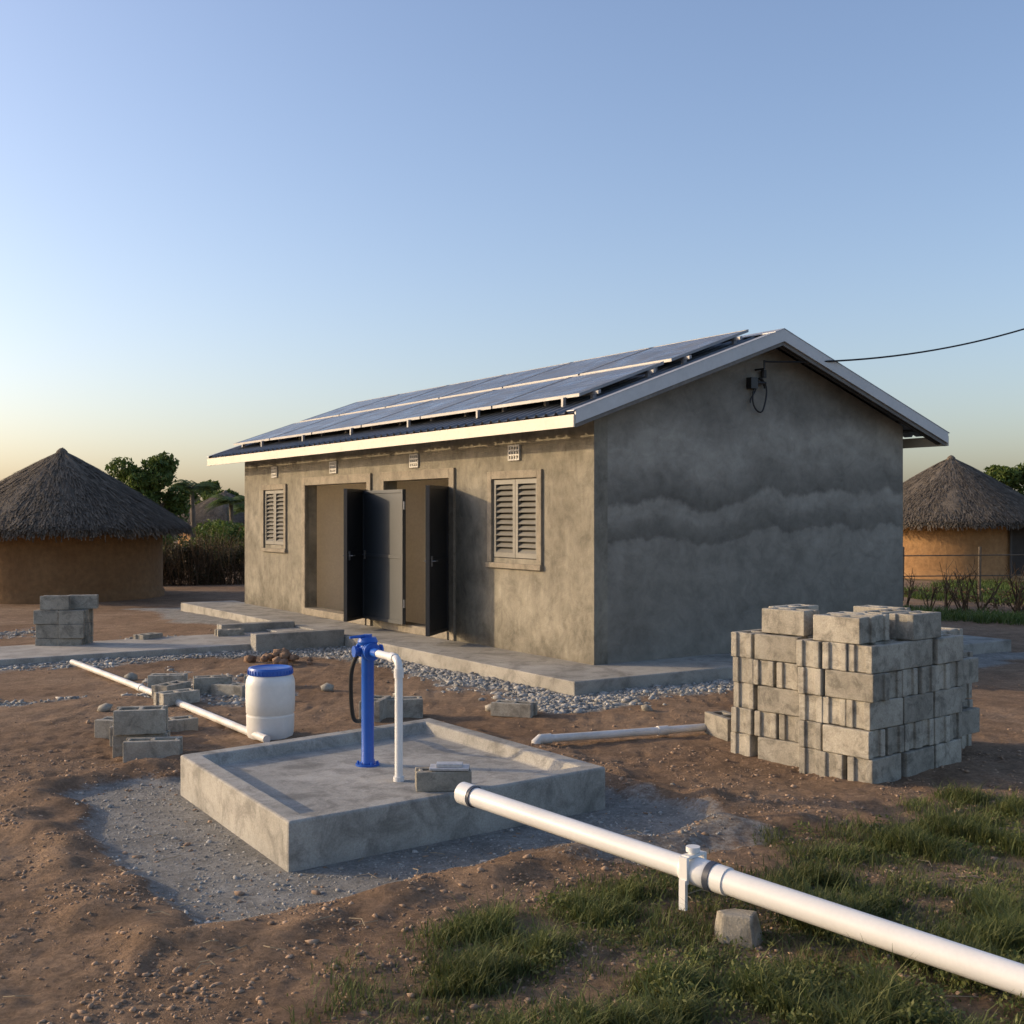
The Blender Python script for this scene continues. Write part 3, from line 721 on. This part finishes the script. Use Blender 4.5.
def leaves(cs,rs,n,size,mat,name,parent=None,squash=.75):
    cs=np.array(cs);rs=np.array(rs); k=rng.choice(len(cs),n,p=rs**2/np.sum(rs**2))
    d=rng.normal(size=(n,3)); d/=np.linalg.norm(d,axis=1)[:,None]; rad=rs[k]*rng.uniform(.35,1.08,n)**.6
    P=cs[k]+d*rad[:,None]*np.array([1,1,squash])
    a=rng.normal(size=(n,3)); a/=np.linalg.norm(a,axis=1)[:,None]; b=np.cross(a,rng.normal(size=(n,3))); b/=np.linalg.norm(b,axis=1)[:,None]
    s=size*rng.uniform(.6,1.4,n)[:,None]; V=np.stack([P-a*s,P-b*s*.45,P+a*s,P+b*s*.45],1).reshape(-1,3)
    return fastmesh(name,V,np.arange(n*4).reshape(-1,4),4,mat,parent=parent)
def tree(name,x,y,h,cr,n=6000,ls=.12,nb=14,low=.45):
    e=empty(name,(x,y,0)); mb=MB(); mb.tube([(0,0,-.2),(.05,.02,h*.25),(-.03,.05,h*.5),(.04,0,h*.8)],[h*.04,h*.032,h*.022,h*.008],10)
    cs=[];rs=[]
    for k in range(nb):
        a=random.uniform(0,6.28); rr=cr*random.uniform(.15,.8); z=h*random.uniform(low,.9); rr*=1-.5*max(0,(z/h-.65)/.35)
        c=(rr*math.cos(a),rr*math.sin(a),z); cs.append(c); rs.append(cr*random.uniform(.18,.36))
        mb.tube([(0,0,h*.3),(c[0]*.4,c[1]*.4,h*.3+(z-h*.3)*.6),c],[h*.016,h*.01,h*.004],6)
    mb.obj('trunk',bark,e,smooth=True); leaves(cs,rs,n,ls,leafm,'crown',e); return e
tree('broadleaf_tree',-12.6,40,4.3,1.5,11000,.085,38,.35)
tree('broadleaf_tree',25.2,60,4.6,2.0,6500,.13,24)
tree('broadleaf_tree',-19.5,48,3.6,1.6,3000,.14)
tree('broadleaf_tree',-30,58,3.6,1.9,3000,.16)
tree('broadleaf_tree',-16.4,66,3.5,1.3,4500,.12,22,.2)
tree('broadleaf_tree',-18.8,72,4.1,1.5,4500,.14,22)
def palm(x,y,h):
    e=empty('palm_tree',(x,y,0)); mb=MB(); mb.tube([(0,0,-.2),(.08,0,h*.5),(.0,.05,h)],[.13,.10,.09],10); mb.obj('trunk',bark,e,smooth=True)
    V=[];
    for k in range(22):
        a=k*2.4; up=random.uniform(.3,1.3); ln=random.uniform(1.0,1.35)
        for s in np.linspace(.08,1,18):
            p=np.array([math.cos(a)*ln*s*math.cos(up*.6),math.sin(a)*ln*s*math.cos(up*.6),h+ln*s*math.sin(up)-ln*.75*s*s])
            for sg in (-1,1):
                sd_=np.array([-math.sin(a)*sg,math.cos(a)*sg,-.45]); lf=.34*math.sin(math.pi*min(1,s*.85+.12))
                f=np.array([math.cos(a),math.sin(a),-.2])*.1
                V+= [p-f*.2,p+f*.2,p+sd_*lf+f*1.6,p+sd_*lf+f*1.2]
    V=np.array(V); fastmesh('fronds',V,np.arange(len(V)).reshape(-1,4),4,leafm,parent=e)
palm(-13.7,50,3.0); palm(-12.75,53,2.5); palm(-13.0,58,2.2)
cs=[];rs=[]
for k in range(50):
    cs.append((rng.uniform(-15.5,-8.2),rng.uniform(40,47),rng.uniform(.2,1.45))); rs.append(rng.uniform(.3,.65))
leaves(cs,rs,13000,.08,leafm,'bushes')
cs=[];rs=[]
for k in range(420):
    a=rng.uniform(-1.0,1.0); D=rng.uniform(95,150); cs.append((math.sin(a)*D,math.cos(a)*D,rng.uniform(.2,2.6)*(.7+.6*noise.noise((a*14,0,0))))); rs.append(rng.uniform(1.0,2.4))
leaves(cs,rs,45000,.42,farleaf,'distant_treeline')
def sticks(name,X,Y,H,lean,w_,mat,parent=None):
    n=len(X); V=np.zeros((n,4,3)); th=rng.uniform(0,np.pi,n); dx,dy=np.cos(th)*w_,np.sin(th)*w_; lx,ly=rng.normal(0,lean,n),rng.normal(0,lean,n)
    V[:,0]=np.stack([X-dx,Y-dy,-.05+0*X],1);V[:,1]=np.stack([X+dx,Y+dy,-.05+0*X],1);V[:,2]=np.stack([X+dx*.4+lx,Y+dy*.4+ly,H],1);V[:,3]=np.stack([X-dx*.4+lx,Y-dy*.4+ly,H],1)
    return fastmesh(name,V.reshape(-1,3),np.arange(n*4).reshape(-1,4),4,mat,parent=parent)
hed=empty('brush_hedge')
n=900; X=rng.uniform(-10.6,-7.1,n); hgt=np.array([.9+.5*noise.noise((x*1.4,0,0))+rng.uniform(-.3,.5) for x in X])
sticks('branches',X,32+rng.normal(0,.25,n)+(X+8)*.1,hgt,.35,.009,dry,hed)
cs=[(x+rng.normal(0,.1),32.1+.1*(x+8)+rng.normal(0,.15),rng.uniform(.15,1.25)*(1+.4*noise.noise((x*1.4,0,0)))) for x in np.linspace(-10.6,-7.2,60)]; leaves(cs,rng.uniform(.15,.36,60),11000,.04,hedgem,'foliage',hed,squash=.9)
# right-hand dry stalks and scrub
def scrub(x,y,h,nb):
    mb=MB()
    for k in range(nb):
        a=random.uniform(0,6.28); sp_=random.uniform(.1,.6)*h
        e=Vector((x+math.cos(a)*sp_,y+math.sin(a)*sp_,h*random.uniform(.6,1)))
        s=Vector((x+rj(.06),y+rj(.06),-.03)); m_=s.lerp(e,.5)+Vector((rj(.05),rj(.05),rj(.05)))
        mb.tube([s,m_,e],[.014,.010,.004],5)
        for q in range(3):
            b0=s.lerp(e,random.uniform(.4,.9)); mb.tube([b0,b0+Vector((rj(.2),rj(.2),random.uniform(.05,.25)))],[.007,.003],4)
    return mb
for k in range(18):
    scrub(8.2+k*.24+rj(.15),rng.uniform(22.5,25.5),rng.uniform(.55,1.2),6).obj('dry_shrub',dry)
mb=MB()
for xx in (8.6,10.3,12.0): mb.tube([(xx,25.8,-.1),(xx+.02,25.8,1.2)],[.04,.035],8)
for zz in (.55,1.0): mb.tube([(8.5,25.76,zz),(12.2,25.76,zz+.03)],.014,6)
mb.obj('stick_fence',bark)
cs=[(rng.uniform(8.2,12.5),rng.uniform(23,28),rng.uniform(.0,.1)) for k in range(24)]; leaves(cs,[.25]*24,1300,.04,dry,'dry_brush')
cs=[(rng.uniform(11.3,12.9),rng.uniform(24,26),rng.uniform(.2,.8)) for k in range(9)]; leaves(cs,[.24]*9,800,.06,leafm,'shrub')

# grass
def blades(name,pts,hs,wd,mat):
    pts=np.array(pts); n=len(pts); H=np.array(hs); a=rng.uniform(0,2*np.pi,n); ln=rng.uniform(.2,1.2,n)*H; dx,dy=np.cos(a),np.sin(a)
    w1=wd*rng.uniform(.6,1.3,n); px_,py_=-dy*w1,dx*w1; V=np.zeros((n,6,3)); X,Y,Z=pts.T
    for j,(s,k,ww) in enumerate(((0,0,1),(0,0,-1),(.35,.6,-.85),(.35,.6,.85),(1,.9,.12),(1,.9,-.12))):
        V[:,j,0]=X+dx*ln*s+px_*ww; V[:,j,1]=Y+dy*ln*s+py_*ww; V[:,j,2]=Z+H*k
    i=np.arange(n)[:,None]*6; F=np.concatenate([i+np.array([[0,1,2,3]]),i+np.array([[3,2,5,4]])])
    return fastmesh(name,V.reshape(-1,3),F,4,mat)
pts=[];hs=[]
tries=0
while len(pts)<110000 and tries<900000:
    tries+=1
    y=3.6+5*rng.random()**1.1; x=rng.uniform(-1.4,y*.5+.6)
    dn=grassd(x,y)
    if dn<.02: continue
    tf=sm(-.2,.35,N(x,y,3.2,70)+.4*N(x,y,11,71))
    if rng.random()<dn*dn*(.2+.8*tf) :
        pts.append((x,y,gh(x,y)-.005)); hs.append((.012+(.03+.075*tf)*rng.random()*(.35+.8*dn))*(1+.9*(rng.random()<.05)))
blades('grass',pts,hs,.0024,grassm)
pts=[];hs=[];tries=0
while len(pts)<16000 and tries<400000:
    tries+=1
    y=rng.uniform(17,33); x=rng.uniform(y*.33,y*.5)
    if rng.random()<grassd(x,y)**2: pts.append((x,y,gh(x,y))); hs.append(rng.uniform(.05,.18))
blades('field_grass',pts,hs,.009,leafm)
# low broad-leaved weeds among the grass
cs=[];rs=[]
for k in range(300):
    y=3.8+4*rng.random(); x=rng.uniform(-.3,y*.5)
    if grassd(x,y)<.4: continue
    cs.append((x,y,gh(x,y)+rng.uniform(.0,.03))); rs.append(rng.uniform(.03,.09))
for k in range(60):
    y=rng.uniform(3.9,4.8); x=rng.uniform(.5,2.3); cs.append((x,y,gh(x,y)+rng.uniform(.02,.07))); rs.append(rng.uniform(.05,.10))
leaves(cs,rs,15000,.011,grassm,'weeds')
# twigs
mb=MB()
for k in range(80):
    x=rng.uniform(-2.2,2.6) if k>6 else -1.25+rj(.2); y=rng.uniform(4.0,7.2) if k>6 else 4.95+rj(.12); a=rng.uniform(0,6.28); l=rng.uniform(.03,.14)
    if dquad(x,y)<.05: continue
    z=gh(x,y)+.008; mb.tube([(x,y,z),(x+math.cos(a)*l*.5,y+math.sin(a)*l*.5,z+.012),(x+math.cos(a+.4)*l,y+math.sin(a+.4)*l,z+.004)],.002,5)
mb.obj('twigs',M('twig',(.28,.22,.14),(.4,.32,.2),6,.9,0,30))
print('VERTS',nx*ny)
